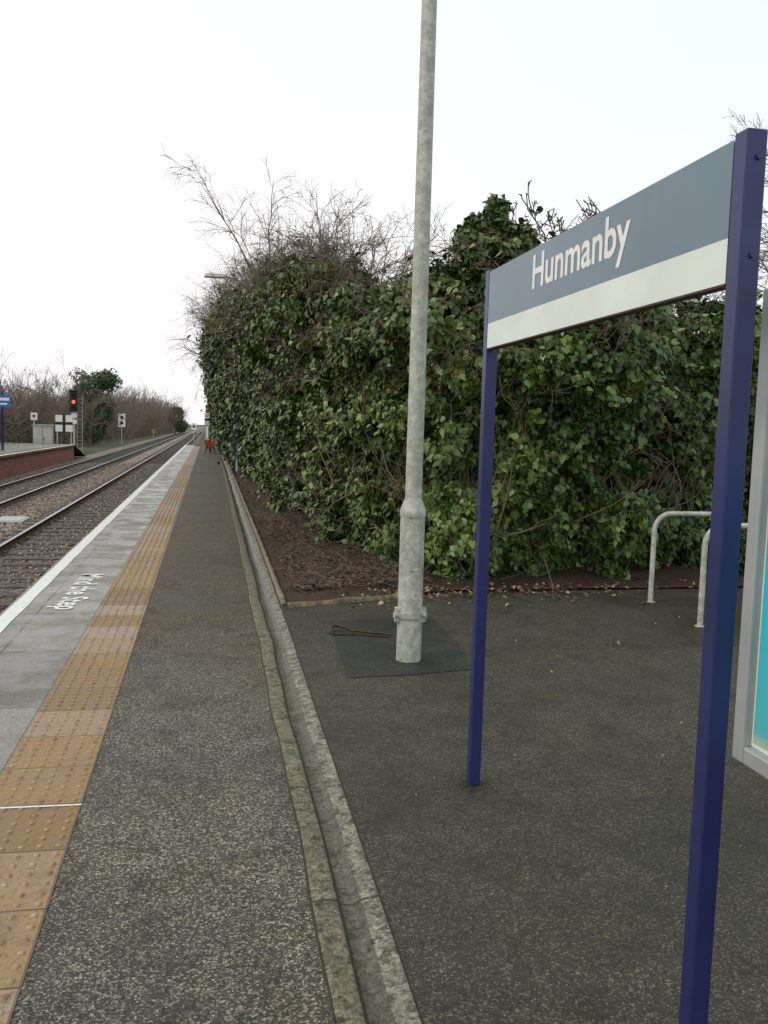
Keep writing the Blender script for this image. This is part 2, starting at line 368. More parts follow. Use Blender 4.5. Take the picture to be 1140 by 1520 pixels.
F=np.concatenate([o+np.array([[j,(j+1)%k,k+(j+1)%k,k+j]]) for j in range(k)]+[o+np.array([[8,9,10,11]]),o+np.array([[8,11,12,15]]),o+np.array([[12,13,14,15]])],0)
npmesh('blisters',V,F,M['tactile'],tact)
npmesh('painted_mark',[(-.876,3.585,.0055),(-.484,3.575,.0055),(-.484,3.588,.0055),(-.876,3.599,.0055)],[(0,1,2,3)],M['paint2'])
strip('platform_paving',[(c_(-1.60),0),(c_(-.876),0)],M['paving'])
strip('platform_edge_line',[(lambda y:-1.575+.003*math.sin(y*4),.004),(lambda y:-1.455+.004*math.sin(y*6),.004)],M['paint2'])
b=B(); b.box(-1.6,.6,YB,YE,-.09,-.03,M['kerb']); b.box(-1.6,-1.55,YB,YE,-.0301,-.001,M['kerb']); b.box(-1.5,.6,YB,YE,-1.06,-.091,M['brick']); b.build('platform_wall')
npmesh('platform_ramp',[(-1.55,YE,0),(.65,YE,0),(.65,YE+8,-1.0),(-1.55,YE+8,-1.0),(-1.55,YE,-1.06),(-1.55,YE+8,-1.06)],[(0,1,2,3),(0,3,5,4)],M['asph_l'])
ex=lambda y: gx(y)+gw(y)
def soilmesh():
    xs=np.concatenate([np.linspace(0,1.6,60),np.linspace(1.7,16,40),[30,60,150,400]])
    tt=np.concatenate([np.linspace(0,6,120)**1.0,np.linspace(6.2,68,120),[100,200,400,700]])
    V=[]
    for t in tt:
        for x in xs:
            X0=x
            front=7.45+.36*min(x,1.08) if x<1.08 else 7.84+.25*min(1,(x-1.08)/.5)+.02*(x-1.08)
            y=front+t; e=ex(y)+.045 if y<YE else ex(YE)+.045
            X=e+X0; z=.015+.16*min(1,x/1.0)*min(1,t/.9)
            V.append((X,y,z))
    V=np.array(V); amp=np.minimum(1,V[:,2]/.06)
    V[:,2]+=amp*((vn(V,7,3)-.5)*.06+(vn(V,22,5)-.5)*.035)
    nx=len(xs); F=[(i*nx+j,i*nx+j+1,(i+1)*nx+j+1,(i+1)*nx+j) for i in range(len(tt)-1) for j in range(nx-1)]
    npmesh('soil_bed',V,F,M['soil'],smooth=True)
soilmesh()
ey=[7.42]+[y for y in ys if y>7.45]
V=[];F=[]
for y in ey: e=float(ex(y)); w2=.004*math.sin(y*9); V+=[(e+.002,y,-.02),(e+.002+w2,y,.04+.004*math.sin(y*5)),(e+.04+w2,y,.043+.004*math.sin(y*5)),(e+.047,y,-.02)]
for i in range(len(ey)-1):
    for j in range(3): a=i*4+j; F.append((a,a+1,a+5,a+4))
F.append((0,1,2,3))
npmesh('bed_edging_kerb',V,F,M['kerb'])
V=[];F=[]
for i,x in enumerate(np.linspace(.69,1.95,14)):
    y=7.43+.36*(x-.66); z=.035+.006*math.sin(x*11); V+=[(x,y-.02,-.02),(x,y-.018,z),(x,y+.02,z),(x,y+.022,-.02)]
for i in range(13):
    for j in range(3): a=i*4+j; F.append((a,a+1,a+5,a+4))
npmesh('bed_edging_kerb',V,F,M['kerb'])
npmesh('embankment',[(-.9,YE+2,-1.06),(.7,YE,.0),(.7,700,.0),(-.9,700,-1.06)],[(0,1,2,3)],M['grass'])

# ---------------------------------------------------------------- railway
strip('ballast_bed',[(c_(-8.9),-1.05),(c_(-8.3),-1.0),(c_(-5.4),-1.0),(c_(-4.8),-.96),(c_(-4.2),-1.0),(c_(-1.4),-1.0),(c_(-1.1),-1.05)],M['ballast'],Y=np.array([-20,0,20,60,200,900.]))
rails=[-2.33,-3.83,-5.76,-7.26]
V=[];F=[];mi=[]
prof=[(-.07,-1.0),(-.07,-.985),(-.012,-.965),(-.012,-.885),(-.035,-.875),(-.035,-.85),(.035,-.85),(.035,-.875),(.012,-.885),(.012,-.965),(.07,-.985),(.07,-1.0)]
for r in rails:
    o=len(V); V+=[(r+x,-20,z) for x,z in prof]+[(r+x,900,z) for x,z in prof]
    for j in range(11): F.append((o+j,o+j+1,o+13+j,o+12+j)); mi.append(1 if j==5 else 0)
npmesh('railway_rails',V,F,[M['steel'],M['railtop']],midx=mi)
b=B()
for c in (-3.08,-6.51):
    y=-5.
    while y<260:
        w=random.uniform(-.02,.02); b.box(c-1.28+w,c+1.28+w,y,y+.25,-1.05,-.978+random.uniform(-.004,.004),M['sleeper'])
        for r in (-.75,.75):
            for s in (-.1,.1): b.box(c+r+s-.035,c+r+s+.035,y+.06,y+.19,-.985,-.955,M['steel'])
        y+=.7
b.build('railway_sleepers')
n=22000; P=np.stack([rng.uniform(-8.2,-1.6,n),6+rng.uniform(0,1,n)**1.4*50,rng.uniform(-1.0,-.98,n)],1)
P[:,2]+=.04*np.clip(1-np.abs(P[:,0]+4.8)/.6,0,1)
keep=(np.abs((P[:,1]+5)%.7-.125)>.13)|(np.abs(np.abs(P[:,0]+4.795)-1.715)>1.28); P=P[keep]; n=len(P)
oc=np.array([(1,0,0),(0,1,0),(-1,0,0),(0,-1,0),(0,0,.8),(0,0,-.8)])
sz=rng.uniform(.018,.04,n)[:,None,None]; V=P[:,None,:]+sz*(oc[None]*rng.uniform(.6,1.3,(n,6,1))+rng.normal(0,.2,(n,6,3)))
o=(np.arange(n)*6)[:,None]
F=np.concatenate([o+np.array([q]) for q in ((0,1,4),(1,2,4),(2,3,4),(3,0,4),(1,0,5),(2,1,5),(3,2,5),(0,3,5))],0)
npmesh('ballast_stones',V.reshape(-1,3),F,M['stone'],tint=np.tile(rng.uniform(0,1,n),8))
b=B(); b.box(-5.1,-4.4,22.5,23.6,-1.0,-.93,M['grey']); b.box(-5.05,-4.45,22.55,23.55,-.929,-.915,M['frame']); b.build('trackside_cover',bevel=.01)
pl=empty('opposite_platform')
b=B(); b.box(-14,-8.5,-5,60,-1.06,-.1,M['brick']); b.build('brick_face',pl)
b=B(); b.box(-14,-8.38,-5,60,-.099,0,M['kerb']); b.build('coping',pl)
npmesh('surface',[(-14,-5,.004),(-8.95,-5,.004),(-8.95,60,.004),(-14,60,.004)],[(0,1,2,3)],M['paving'],pl)
npmesh('edge_line',[(-8.55,-5,.004),(-8.39,-5,.004),(-8.39,60,.004),(-8.55,60,.004)],[(0,1,2,3)],M['paint2'],pl)
npmesh('ramp',[(-14,60.01,0),(-8.5,60.01,0),(-8.5,66,-1.0),(-14,66,-1.0)],[(0,1,2,3)],M['grass'],pl)

# ---------------------------------------------------------------- text
def text(name,body,cols,loc,width,height,mat,parent=None,off=.012):
    cu=bpy.data.curves.new(name,'FONT'); cu.body=body; cu.size=1; cu.offset=off; cu.extrude=0; cu.resolution_u=4
    cu.materials.append(mat); ob=bpy.data.objects.new(name,cu); COL.objects.link(ob)
    bpy.context.view_layer.update(); dg=bpy.context.evaluated_depsgraph_get()
    me=bpy.data.meshes.new_from_object(ob.evaluated_get(dg)); bpy.data.objects.remove(ob)
    co=np.array([v.co[:] for v in me.vertices]); mn=co.min(0); mx=co.max(0)
    sx=width/(mx[0]-mn[0]); sy=height/.73
    x=(co[:,0]-mn[0])*sx; y=co[:,1]*sy; ax,ay=Vector(cols[0]),Vector(cols[1])
    for v,a,bb in zip(me.vertices,x,y): v.co=Vector(loc)+ax*float(a)+ay*float(bb)
    ob=bpy.data.objects.new(name,me); COL.objects.link(ob)
    if not me.materials: me.materials.append(mat)
    if parent: ob.parent=parent
    return ob
text('mind_the_step_marking','Mind the Step',((0,-1,0),(1,0,0)),(-1.22,9.2,.005),1.75,.22,M['paint2'],off=.025)

# ---------------------------------------------------------------- station sign
def station_sign(X,Y0,Y1,top,full=True):
    e=empty('station_name_sign'); s=.05
    for i,y in enumerate((Y0,Y1)):
        b=B(); b.box(X-s/2,X+s/2,y-s/2,y+s/2,-.02,top,M['blue'])
        b.build('post_%d'%(i+1),e,bevel=.004)
    for z in (top-.06,top-.27):
        b=B(); b.tube([(X+.004,Y0-s/2-.006,z),(X+.004,Y0-s/2,z)],.007,M['blue'],10); b.build('bolt',e)
    xf=X-s/2+.001; a=Y0+s/2+.002; c=Y1-s/2-.002; zb,zm,zt=top-.325,top-.225,top-.012
    b=B(); b.box(xf+.003,xf+.028,a,c,zb,zt,M['frame']); b.build('panel_back',e,bevel=.002)
    b=B(); b.box(xf-.002,xf+.030,a,c,zb-.006,zb-.001,M['rust']); b.build('panel_lip',e)
    npmesh('grey_field',[(xf,a,zm),(xf,c,zm),(xf,c,zt),(xf,a,zt)],[(3,2,1,0)],M['sgrey'],e)
    npmesh('white_band',[(xf,a,zb),(xf,c,zb),(xf,c,zm),(xf,a,zm)],[(3,2,1,0)],M['swhite'],e)
    text('lettering','Hunmanby',((0,-1,0),(0,0,1)),(xf-.001,Y0+1.25,top-.155),.745,.122,M['white'],e,off=.018)
    return e
station_sign(1.166,1.80,3.58,2.225)
station_sign(.80,26,27.8,2.5)
def clump(cx,cy,n,r,sz,mat,name,h=.04,par=None):
    P=np.stack([cx+rng.normal(0,r,n),cy+rng.normal(0,r,n),np.abs(rng.normal(0,h,n))+.004],1)
    return leaves(name,P,np.tile([[0,0,1.]],(n,1)),rng.uniform(.6,1.3,n)*sz,rng.uniform(0,1,n),mat,par,jit=.8,down=-.3,width=.5)
clump(1.14,3.58,220,.055,.013,M['moss'],'moss_tuft',.004)
clump(1.68,6.75,22,.04,.04,M['moss'],'weed_plant',.012)
clump(4.0,7.4,24,.05,.04,M['moss'],'weed_plant',.012)
clump(3.05,5.98,6,.05,.05,M['dead'],'fallen_leaves',.01)

# ---------------------------------------------------------------- lamp posts
def lamp(X,Y,H,arm,z0=0):
    e=empty('street_lamp'); b=B()
    for seg in ([(z0-.02,.0835),(.298,.0835)],[(.299,.094),(.336,.094)],[(.337,.083),(.97,.082)],[(.971,.082),(.985,.087),(1.015,.087),(1.03,.083),(1.095,.058),(1.11,.056)],[(1.111,.056),(3,.052),(H,.042)]):
        b.tube([(X,Y,z) for z,r in seg],[r for z,r in seg],M['galv'],32)
    b.build('column',e)
    b=B()
    for a in (195,330,80):
        t=math.radians(a); dx,dy=math.cos(t),math.sin(t)
        b.tube([(X+dx*.085,Y+dy*.085,.318),(X+dx*.118,Y+dy*.118,.318)],.021,M['galv'],8)
        b.box(X+dx*.085-.026,X+dx*.085+.026,Y+dy*.085-.016,Y+dy*.085+.016,.27,.37,M['galv'])
    b.box(X-.03,X+.03,Y-.0865,Y-.080,.62,.88,M['galv']); b.build('collar_bolts',e,bevel=.003)
    b=B(); sg=1 if arm>0 else -1
    b.tube([(X,Y,H-.02),(X+arm*.15,Y,H+.1),(X+arm*.5,Y,H+.15)],.03,M['galv'],10)
    hx=X+arm*.45
    b.box(min(hx,hx+sg*.7),max(hx,hx+sg*.7),Y-.14,Y+.14,H+.09,H+.2,M['grey'],taper=.04); b.build('lantern',e,bevel=.01)
lamp(1.35,5.66,6.6,-1)
lamp(1.0,29.5,6.2,-1)
lamp(-10.2,41,8.2,1)
b=B(); b.tube([(.93,6.42,.02),(.935,6.5,.035),(.97,6.54,.05),(1.1,6.47,.02),(1.38,6.34,.012)],[.012,.013,.013,.009,.008],M['rust'],8)
b.tube([(.93,6.42,.02),(.945,6.38,.016),(1.1,6.385,.012),(1.35,6.28,.012)],.007,M['rust'],6); b.build('iron_bar')

# ---------------------------------------------------------------- cycle stands
def hoop(X,Y,w=.85,h=.84,r=.024):
    pts=[(X,Y,-.02),(X,Y,h-.16)]
    for a in range(15,91,15): t=math.radians(a); pts.append((X+.16-.16*math.cos(t),Y,h-.16+.16*math.sin(t)))
    for a in range(90,-1,-15): t=math.radians(a); pts.append((X+w-.16+.16*math.cos(t),Y,h-.16+.16*math.sin(t)))
    pts.append((X+w,Y,-.02)); b=B(); b.tube(pts,r,M['galv'],14)
    for x in (X,X+w): b.tube([(x,Y,.001),(x,Y,.006)],.045,M['galv'],14)
    b.build('bicycle_stand')
hoop(4.12,7.5); hoop(4.02,6.48)
# ---------------------------------------------------------------- notice board
e=empty('notice_board'); X=1.50; y0,y1,z0,z1=.95,2.17,.65,1.96; f=.05
b=B(); b.box(X-.03,X+.03,y1-f,y1,z0,z1,M['frame']); b.box(X-.03,X+.03,y0,y0+f,z0,z1,M['frame'])
b.box(X-.0295,X+.0295,y0+f+.0005,y1-f-.0005,z0,z0+f,M['frame']); b.box(X-.0295,X+.0295,y0+f+.0005,y1-f-.0005,z1-f,z1,M['frame']); b.build('frame',e,bevel=.006)
b=B(); b.box(X-.004,X+.02,y0+f+.001,y1-f-.001,z0+f+.001,z1-f-.001,M['swhite']); b.build('backing',e)
npmesh('poster',[(X-.007,y0+.07,z0+.065),(X-.007,y1-.062,z0+.065),(X-.007,y1-.062,z1-.07),(X-.007,y0+.07,z1-.07)],[(3,2,1,0)],M['poster'],e)
b=B()
for y in (y0+.25,y1-.35): b.box(X+.032,X+.082,y,y+.05,-.02,z1-.1,M['blue'])
b.build('legs',e,bevel=.004)

# ---------------------------------------------------------------- hedge
ctrl=np.array([(0.95,76),(0.95,60),(1.0,40),(1.1,30),(1.34,20),(1.5,14),(1.66,10.3),(1.8,9.1),(2.15,8.5),(2.8,8.2),(4.6,8.5),(6,8.7),(9,9),(15,9.7)],float)
seg=np.r_[0,np.cumsum(np.linalg.norm(np.diff(ctrl,axis=0),axis=1))]
ss=np.arange(0,seg[-1],.05); path=np.stack([np.interp(ss,seg,ctrl[:,0]),np.interp(ss,seg,ctrl[:,1])],1)
kern=np.ones(21)/21; pad=np.pad(path,((10,10),(0,0)),mode='edge'); path=np.stack([np.convolve(pad[:,i],kern,'valid') for i in (0,1)],1)
tg=np.gradient(path,axis=0); tg/=np.linalg.norm(tg,axis=1,keepdims=True); nr=np.stack([tg[:,1],-tg[:,0]],1)
SL=ss[-1]
def hedge_pt(s,q,depth):
    bx=np.interp(s,ss,path[:,0]); by=np.interp(s,ss,path[:,1]); nx=np.interp(s,ss,nr[:,0]); ny=np.interp(s,ss,nr[:,1])
    L=np.hypot(nx,ny); nx/=L; ny/=L
    left=np.clip((by-9.2)/5,0,1)
    H=np.where(nx<-.7,np.interp(by,[9,10,13,18,26,36,50,76],[2.75,2.9,3.4,4.1,5.0,5.6,5.2,4.0]),np.interp(bx,[1.6,2.2,2.8,3.4,4.2,5,6.5,8,15],[2.75,2.75,3.05,3.05,2.75,2.6,2.6,2.9,3.2]))
    Q0=np.stack([s,s*0+3,s*0],1); H=H+(vn(Q0,.9,1)-.5)*.8+(vn(Q0,2.7,2)-.5)*.6
    z=np.minimum(q,H); back=np.maximum(q-H,0)
    lean=left*np.minimum(.19*z,.95)+(1-left)*.07*z-.25*np.exp(-z/.25)
    P=np.stack([bx+nx*lean,by+ny*lean,z],1)
    bulge=(vn(P,.75,4)-.5)*.95+(vn(P,2.1,5)-.5)*.7+(vn(P,4.5,6)-.5)*.3
    top=np.clip(back/.5,0,1)
    rnd=np.clip((z-(H-.5))/.5,0,1)*(1-top)*-.15
    off=bulge+rnd-depth-back*1.0
    P[:,0]+=nx*off; P[:,1]+=ny*off; P[:,2]+=top*(bulge*1.1+.12)-top*depth*.8
    P[:,2]=np.maximum(P[:,2],.05)
    Nn=np.stack([nx*(1-top),ny*(1-top),.4+top],1)
    return P,Nn,H,left
def smp(n,s0,s1):
    s=rng.uniform(s0,s1,n); q=rng.uniform(.05,6.4,n); return s,q
sc=seg[4]
hedge=empty('ivy_hedge')
def hleaves(name,n,s0,s1,size,spray=0,ref=.07):
    s,q=smp(n,s0,s1); d=rng.exponential(.06,n)
    P,Nn,H,left=hedge_pt(s,q,d)
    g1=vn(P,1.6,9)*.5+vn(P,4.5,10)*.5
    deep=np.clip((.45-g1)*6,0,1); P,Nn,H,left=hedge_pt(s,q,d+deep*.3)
    twiggy=left*np.clip((q/H-.5)*2,0,1)*np.clip((P[:,1]-11)/5,0,1)
    twiggy=np.maximum(twiggy,.6*np.clip((q/H-.72)*3,0,1)*np.clip((vn(P,.6,21)-.45)*4,0,1))
    keep=(q<H+1.0)&(rng.uniform(0,1,n)>deep*.55+twiggy*.35)
    P=P[keep];Nn=Nn[keep];q=q[keep];H=H[keep];tw=twiggy[keep]; dp=deep[keep]
    m=len(P)
    if spray:
        ns=int(m*.012); i=rng.integers(0,m,ns); k=spray
        dirs=norm(Nn[i]*.8+np.array([[0,0,.25]])+rng.normal(0,.5,(ns,3))); ln=rng.uniform(.12,.42,ns)*size/ref
        t=rng.uniform(0,1,(ns,k)); base_=P[i][:,None,:]+dirs[:,None,:]*(t*ln[:,None])[:,:,None]
        base_[:,:,2]-=(t**2)*ln[:,None]*.35
        base_+=rng.normal(0,.035*size/ref,(ns,k,3))
        P=np.concatenate([P,base_.reshape(-1,3)]); Nn=np.concatenate([Nn,np.repeat(Nn[i]+np.array([[0,0,.4]]),k,0)])
        q=np.concatenate([q,np.repeat(q[i],k)]);H=np.concatenate([H,np.repeat(H[i],k)]);tw=np.concatenate([tw,np.repeat(tw[i],k)]);dp=np.concatenate([dp,np.full(ns*k,-1.)])
        P[:,2]=np.maximum(P[:,2],.05)
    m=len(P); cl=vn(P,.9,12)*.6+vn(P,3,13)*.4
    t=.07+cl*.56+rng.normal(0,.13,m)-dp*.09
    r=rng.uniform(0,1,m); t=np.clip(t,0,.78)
    brown=r<(.03+.12*np.clip((q/H-.5)*2,0,1)*np.clip((cl-.35)*3,0,1)+.24*tw)
    t[brown]=rng.uniform(.83,.98,brown.sum())
    szz=size*rng.uniform(.55,1.35,m)*np.where(brown,.7,1)
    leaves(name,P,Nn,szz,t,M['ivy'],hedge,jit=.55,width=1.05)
hleaves('leaves_front',135000,seg[6],seg[12],.070,26)
hleaves('leaves_side',110000,sc,seg[6]+.3,.078,22)
hleaves('leaves_far',75000,0,sc,.15,8)
hleaves('leaves_end',8000,seg[12],seg[13]-.2,.14)
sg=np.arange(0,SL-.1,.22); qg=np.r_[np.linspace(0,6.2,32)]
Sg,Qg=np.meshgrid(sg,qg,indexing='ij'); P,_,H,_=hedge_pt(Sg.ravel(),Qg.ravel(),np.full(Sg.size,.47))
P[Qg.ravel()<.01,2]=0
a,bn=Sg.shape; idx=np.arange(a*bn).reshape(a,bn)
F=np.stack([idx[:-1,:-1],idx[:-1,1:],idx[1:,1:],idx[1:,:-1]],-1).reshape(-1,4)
npmesh('shade_core',P,F,M['core'],hedge)  # added solid core blocks see-through; the hedge's inner shade is in its dark colour
def ellip(cs,n,size,mat,name,parent,t0=.2,t1=.7,shell=.25,jit=.6):
    PP=[];NN=[]
    for (c,r) in cs:
        d=norm(rng.normal(0,1,(n,3))); rr=1-np.abs(rng.normal(0,shell,n))
        p=d*rr[:,None]; lump=1+(vn(d*1.0+np.array(c)[None],2.2,3)-.5)*.9
        PP.append(np.array(c)[None]+p*lump[:,None]*np.array(r)[None]); NN.append(d)
    P=np.concatenate(PP);Nn=np.concatenate(NN); m=len(P)
    t=t0+(t1-t0)*(vn(P,2/max(.5,cs[0][1][0]),8)*.7+rng.uniform(0,.3,m))
    return leaves(name,P,Nn+np.array([[0,0,.3]]),size*rng.uniform(.6,1.3,m),t,mat,parent,jit=jit)
ellip([((2.98,9.3,3.4),(.34,.35,.45)),((3.25,9.5,3.2),(.42,.4,.42)),((2.7,9.5,3.15),(.32,.35,.32)),((3.05,9.4,3.82),(.18,.2,.25)),((2.78,9.4,3.6),(.17,.2,.24)),((3.6,9.6,3.15),(.35,.3,.32)),((1.75,10.4,3.0),(.35,.4,.25)),((1.4,12,3.5),(.4,.7,.3)),((1.15,15,4.0),(.4,.8,.35))],1500,.074,M['ivy'],'ivy_tops',hedge,.1,.7,shell=.35)
def hedge_twigs(n,s0,s1,L,r,levels,kids,up,name,qlo=.35,qhi=1.02,out=.5,curl=(0,0,-.02),dep=.25,wander=.24):
    s=rng.uniform(s0,s1,n); _,_,H,_=hedge_pt(s,np.full(n,1.),np.zeros(n)); q=H*rng.uniform(qlo,qhi,n)+(rng.uniform(0,.9,n) if qhi>1 else 0)
    P,Nn,H,left=hedge_pt(s,q,np.full(n,dep)); D=Nn*out+np.array([[0,0,up]])+rng.normal(0,.5,(n,3))
    sets=branchsys(P,D,L*rng.uniform(.4,1.3,n),r*rng.uniform(.6,1.3,n),levels,kids,wander=wander,curl=curl,rmin=.0023)
    V,F=tubes(sets); npmesh(name,V,F,M['twig'],hedge)
hedge_twigs(520,seg[4]-5,seg[7],1.0,.008,3,(5,4),.8,'twigs_crown',.92,1.08,.15,curl=(0,0,-.06),wander=.28)
hedge_twigs(260,seg[2],seg[4],1.3,.014,3,(4,3),.6,'twigs_far',.6,1.02,.3)
hedge_twigs(420,seg[4]-4,seg[7],.55,.006,2,(5,),.45,'twigs_side',.45,1.0,.6,dep=.1)
hedge_twigs(330,seg[7],seg[12],.5,.005,2,(5,),.2,'twigs_front',.55,1.0,.45,dep=.1)
hedge_twigs(130,seg[8],seg[12],.5,.006,3,(5,3),.6,'twigs_front_crown',.97,1.08,.1,wander=.3,curl=(0,0,-.05))
hedge_twigs(300,seg[5],seg[11],1.0,.011,2,(2,),1.0,'stems_low',.03,.35,.05,curl=(0,0,.08),dep=.15)
P0=np.array([(.75,15.5,4.1),(.8,16,4.2),(.9,14,3.8),(1.5,12.5,3.5),(1.9,12,3.4),(2.3,11.5,3.2),(2.0,10.8,3.1),(.9,18,4.3),(2.1,11.5,3.3),(1.3,13,3.6)]); D=np.array([(-.45,0,1),(-.6,-.1,.9),(-.1,0,1),(.1,0,1),(.5,0,.8),(.5,0,.9),(.6,-.1,.6),(-.3,0,1),(.9,-.2,.7),(.4,0,.9)])
sets=branchsys(P0,D,np.array([2.0,1.8,1.5,1.5,1.5,1.3,1.4,1.6,1.8,1.4]),np.full(10,.013),3,(11,6),wander=.16,curl=(0,0,-.05),rmin=.0026,ratio=.42)
V,F=tubes(sets); npmesh('tall_shoots',V,F,M['twig'],hedge)
n=30; P0=np.stack([rng.uniform(3.7,5.0,n),rng.uniform(10.2,11,n),rng.uniform(2.7,3.4,n)],1)
sets=branchsys(P0,rng.normal(0,.25,(n,3))+np.array([[0,0,1]]),rng.uniform(.9,1.5,n),np.full(n,.015),3,(9,4),wander=.25,rmin=.007,ratio=.27)
V,F=tubes(sets); npmesh('bare_shrub',V,F,M['twig'])
tr=empty('bare_tree')
trunk=grow(np.array([[10.2,12.4,0.]]),np.array([[0,0,1.]]),np.array([4.5]),7,.04,(0,0,0))
s1=[(trunk,np.linspace(.16,.11,7)[None],8)]
n=20; P0=np.tile(trunk[0,4:7],(7,1))[:n]; ang=rng.uniform(0,6.28,n)
s2=branchsys(P0,np.stack([np.cos(ang),np.sin(ang),rng.uniform(.5,1.4,n)],1),rng.uniform(2,3.4,n),np.full(n,.045),4,(8,6,5),wander=.18,spread=.75,curl=(0,0,.02),rmin=.004)
V,F=tubes(s1+s2); npmesh('trunk_and_limbs',V,F,M['twig'],tr)
ellip([((9.3,12.0,3.6),(.8,.8,1.3)),((9.3,11.8,5.0),(.6,.6,.9)),((10.3,12.3,2.8),(1.2,1,1.2))],2200,.11,M['ivy'],'ivy_growth',tr,.1,.6)

# litter
def litter(name,n,fx,fy,size,mat,zf,t=(0,1)):
    P=np.stack([fx(n),fy(n),np.zeros(n)],1); P[:,2]=zf(P)
    leaves(name,P,np.tile([[0,0,1.]],(n,1)),size*rng.uniform(.5,1.3,n),rng.uniform(*t,n),mat,jit=.35,down=0)
litter('fallen_leaves',700,lambda n:1.2+rng.exponential(1.6,n),lambda n:8.0+rng.exponential(.12,n)*rng.choice([-1.4,1],n,p=[.5,.5]),.045,M['dead'],lambda P:.02+.05*np.clip((P[:,1]-7.9)/.5,0,1)+rng.uniform(0,.02,len(P)),(.2,1))
litter('fallen_leaves',130,lambda n:rng.uniform(.7,5,n),lambda n:rng.uniform(2,7.8,n),.015,M['dead'],lambda P:.008+0*P[:,0],(.3,1))
def zs(P):
    e=np.array([ex(y) for y in P[:,1]])+.045; x=P[:,0]-e; return .03+.16*np.clip(x,0,1)*np.clip((P[:,1]-7.6)/.9,0,1)+rng.uniform(0,.03,len(P))
litter('bed_litter',3500,lambda n:rng.uniform(.78,2.1,n),lambda n:8.05+rng.uniform(0,1,n)**2*22,.04,M['dead'],zs,(0,.7))
n=600; P0=np.stack([rng.uniform(.8,2.,n),8+rng.uniform(0,1,n)**1.8*14,np.zeros(n)],1); P0[:,2]=zs(P0)
V,F=tubes(branchsys(P0,rng.normal(0,1,(n,3))*np.array([[1,1,.12]]),rng.uniform(.1,.4,n),np.full(n,.004),2,(1,),rmin=.002)); npmesh('fallen_twigs',V,F,M['twig'])

# ---------------------------------------------------------------- railway furniture
def cross_board(X,Y,zc,w,zb):
    e=empty('marker_board'); b=B()
    b.box(X-w/2,X+w/2,Y,Y+.03,zc-w/2,zc+w/2,M['white']); b.build('board',e)
    b=B(); t=w*.17; b.box(X-t/2,X+t/2,Y-.006,Y-.002,zc-w/2,zc+w/2,M['black']); b.box(X-w/2,X-t/2-.001,Y-.006,Y-.002,zc-t/2,zc+t/2,M['black']); b.box(X+t/2+.001,X+w/2,Y-.006,Y-.002,zc-t/2,zc+t/2,M['black']); b.build('cross',e)
    b=B()
    for x in (X-w*.4,X+w*.4): b.tube([(x,Y+.06,zb),(x,Y+.06,zc+w*.45)],.03,M['grey'],8)
    b.build('posts',e)
cross_board(-8.95,59,1.35,1.05,0); cross_board(.22,58,1.85,.8,0)
e=empty('railway_signal'); X,Y=-9.6,68
b=B(); b.tube([(X,Y,-1.07),(X,Y,3.5)],.07,M['grey'],10); b.build('mast',e)
b=B(); b.box(X-.28,X+.28,Y-.25,Y-.08,2.2,3.75,M['black']); b.box(X-.3,X+.3,Y-.5,Y-.26,3.7,3.74,M['black']); b.build('head',e,bevel=.03)
b=B()
for z in (3.35,2.9,2.45): b.tube([(X,Y-.25,z),(X,Y-.45,z)],.14,M['black'],14,cap=False)
b.build('hoods',e)
b=B(); b.disc((X,Y-.262,2.9),(0,-1,0),.13,M['redlamp']); b.build('red_light',e)
b=B(); b.box(X-.2,X+.2,Y-.12,Y-.09,1.75,2.1,M['white']); b.box(X-.2,X+.2,Y-.12,Y-.09,1.3,1.6,M['white'])
for k in range(14): b.box(X+.2,X+.55,Y,Y+.02,-.8+k*.3,-.78+k*.3,M['grey'])
for x in (.19,.55): b.box(X+x,X+x+.03,Y,Y+.03,-1.05,3.4,M['grey'])
b.build('ladder_and_plates',e)
b=B(); b.box(-11.1,-9.95,60.5,61.2,-.5,1.15,M['grey']); b.box(-11.15,-9.9,60.45,61.25,1.151,1.23,M['frame'])
b.box(-10.535,-10.515,60.485,60.499,-.3,1.1,M['black']); b.box(-10.45,-10.42,60.46,60.499,.2,.4,M['black']); b.box(-11.15,-9.9,60.4,61.3,-1.07,-.501,M['kerb']); b.build('equipment_cabinet',bevel=.01)
def small_sign(name,X,Y,zb,zc,w,h,face,marks):
    e=empty(name); b=B(); b.tube([(X,Y+.05,zb),(X,Y+.05,zc+h*.4)],.04,M['grey'],8); b.build('post',e)
    b=B(); b.box(X-w/2,X+w/2,Y,Y+.02,zc-h/2,zc+h/2,face); b.build('plate',e)
    b=B()
    for (dx,dz,r,mt) in marks: b.disc((X+dx,Y-.004,zc+dz),(0,-1,0),r,mt,t=.003)
    b.build('symbols',e)
small_sign('trackside_sign',-10.1,110,-1.07,1.75,.85,1.6,M['white'],[(0,.35,.2,M['black']),(0,-.35,.2,M['black'])])
small_sign('warning_sign',-11.3,62,-.9,1.75,.42,.5,M['white'],[(0,.02,.11,M['redp'])])
small_sign('trackside_sign',-1.9,130,-1.07,1.2,.7,.9,M['white'],[(0,0,.2,M['black'])])
small_sign('trackside_sign',-8.7,150,-1.07,.2,.5,.5,M['yellow'],[(0,0,.15,M['black'])])
e=empty('platform_direction_sign'); b=B(); b.tube([(-9.85,46,0),(-9.85,46,2.85)],.06,M['blue'],10); b.build('post',e)
mb,nt_,p_=newmat('bright_blue'); p_.inputs['Base Color'].default_value=(.03,.14,.42,1)
b=B(); b.box(-9.98,-9.45,45.9,45.93,2.1,2.7,mb); b.box(-9.93,-9.5,45.893,45.898,2.42,2.56,M['white']); b.box(-9.93,-9.6,45.893,45.898,2.22,2.3,M['white']); b.build('board',e)
e=empty('waiting_shelter'); b=B()
for y in (44,47.5):
    for x in (-12.3,-11): b.box(x,x+.08,y,y+.08,0,2.3,M['blue'])
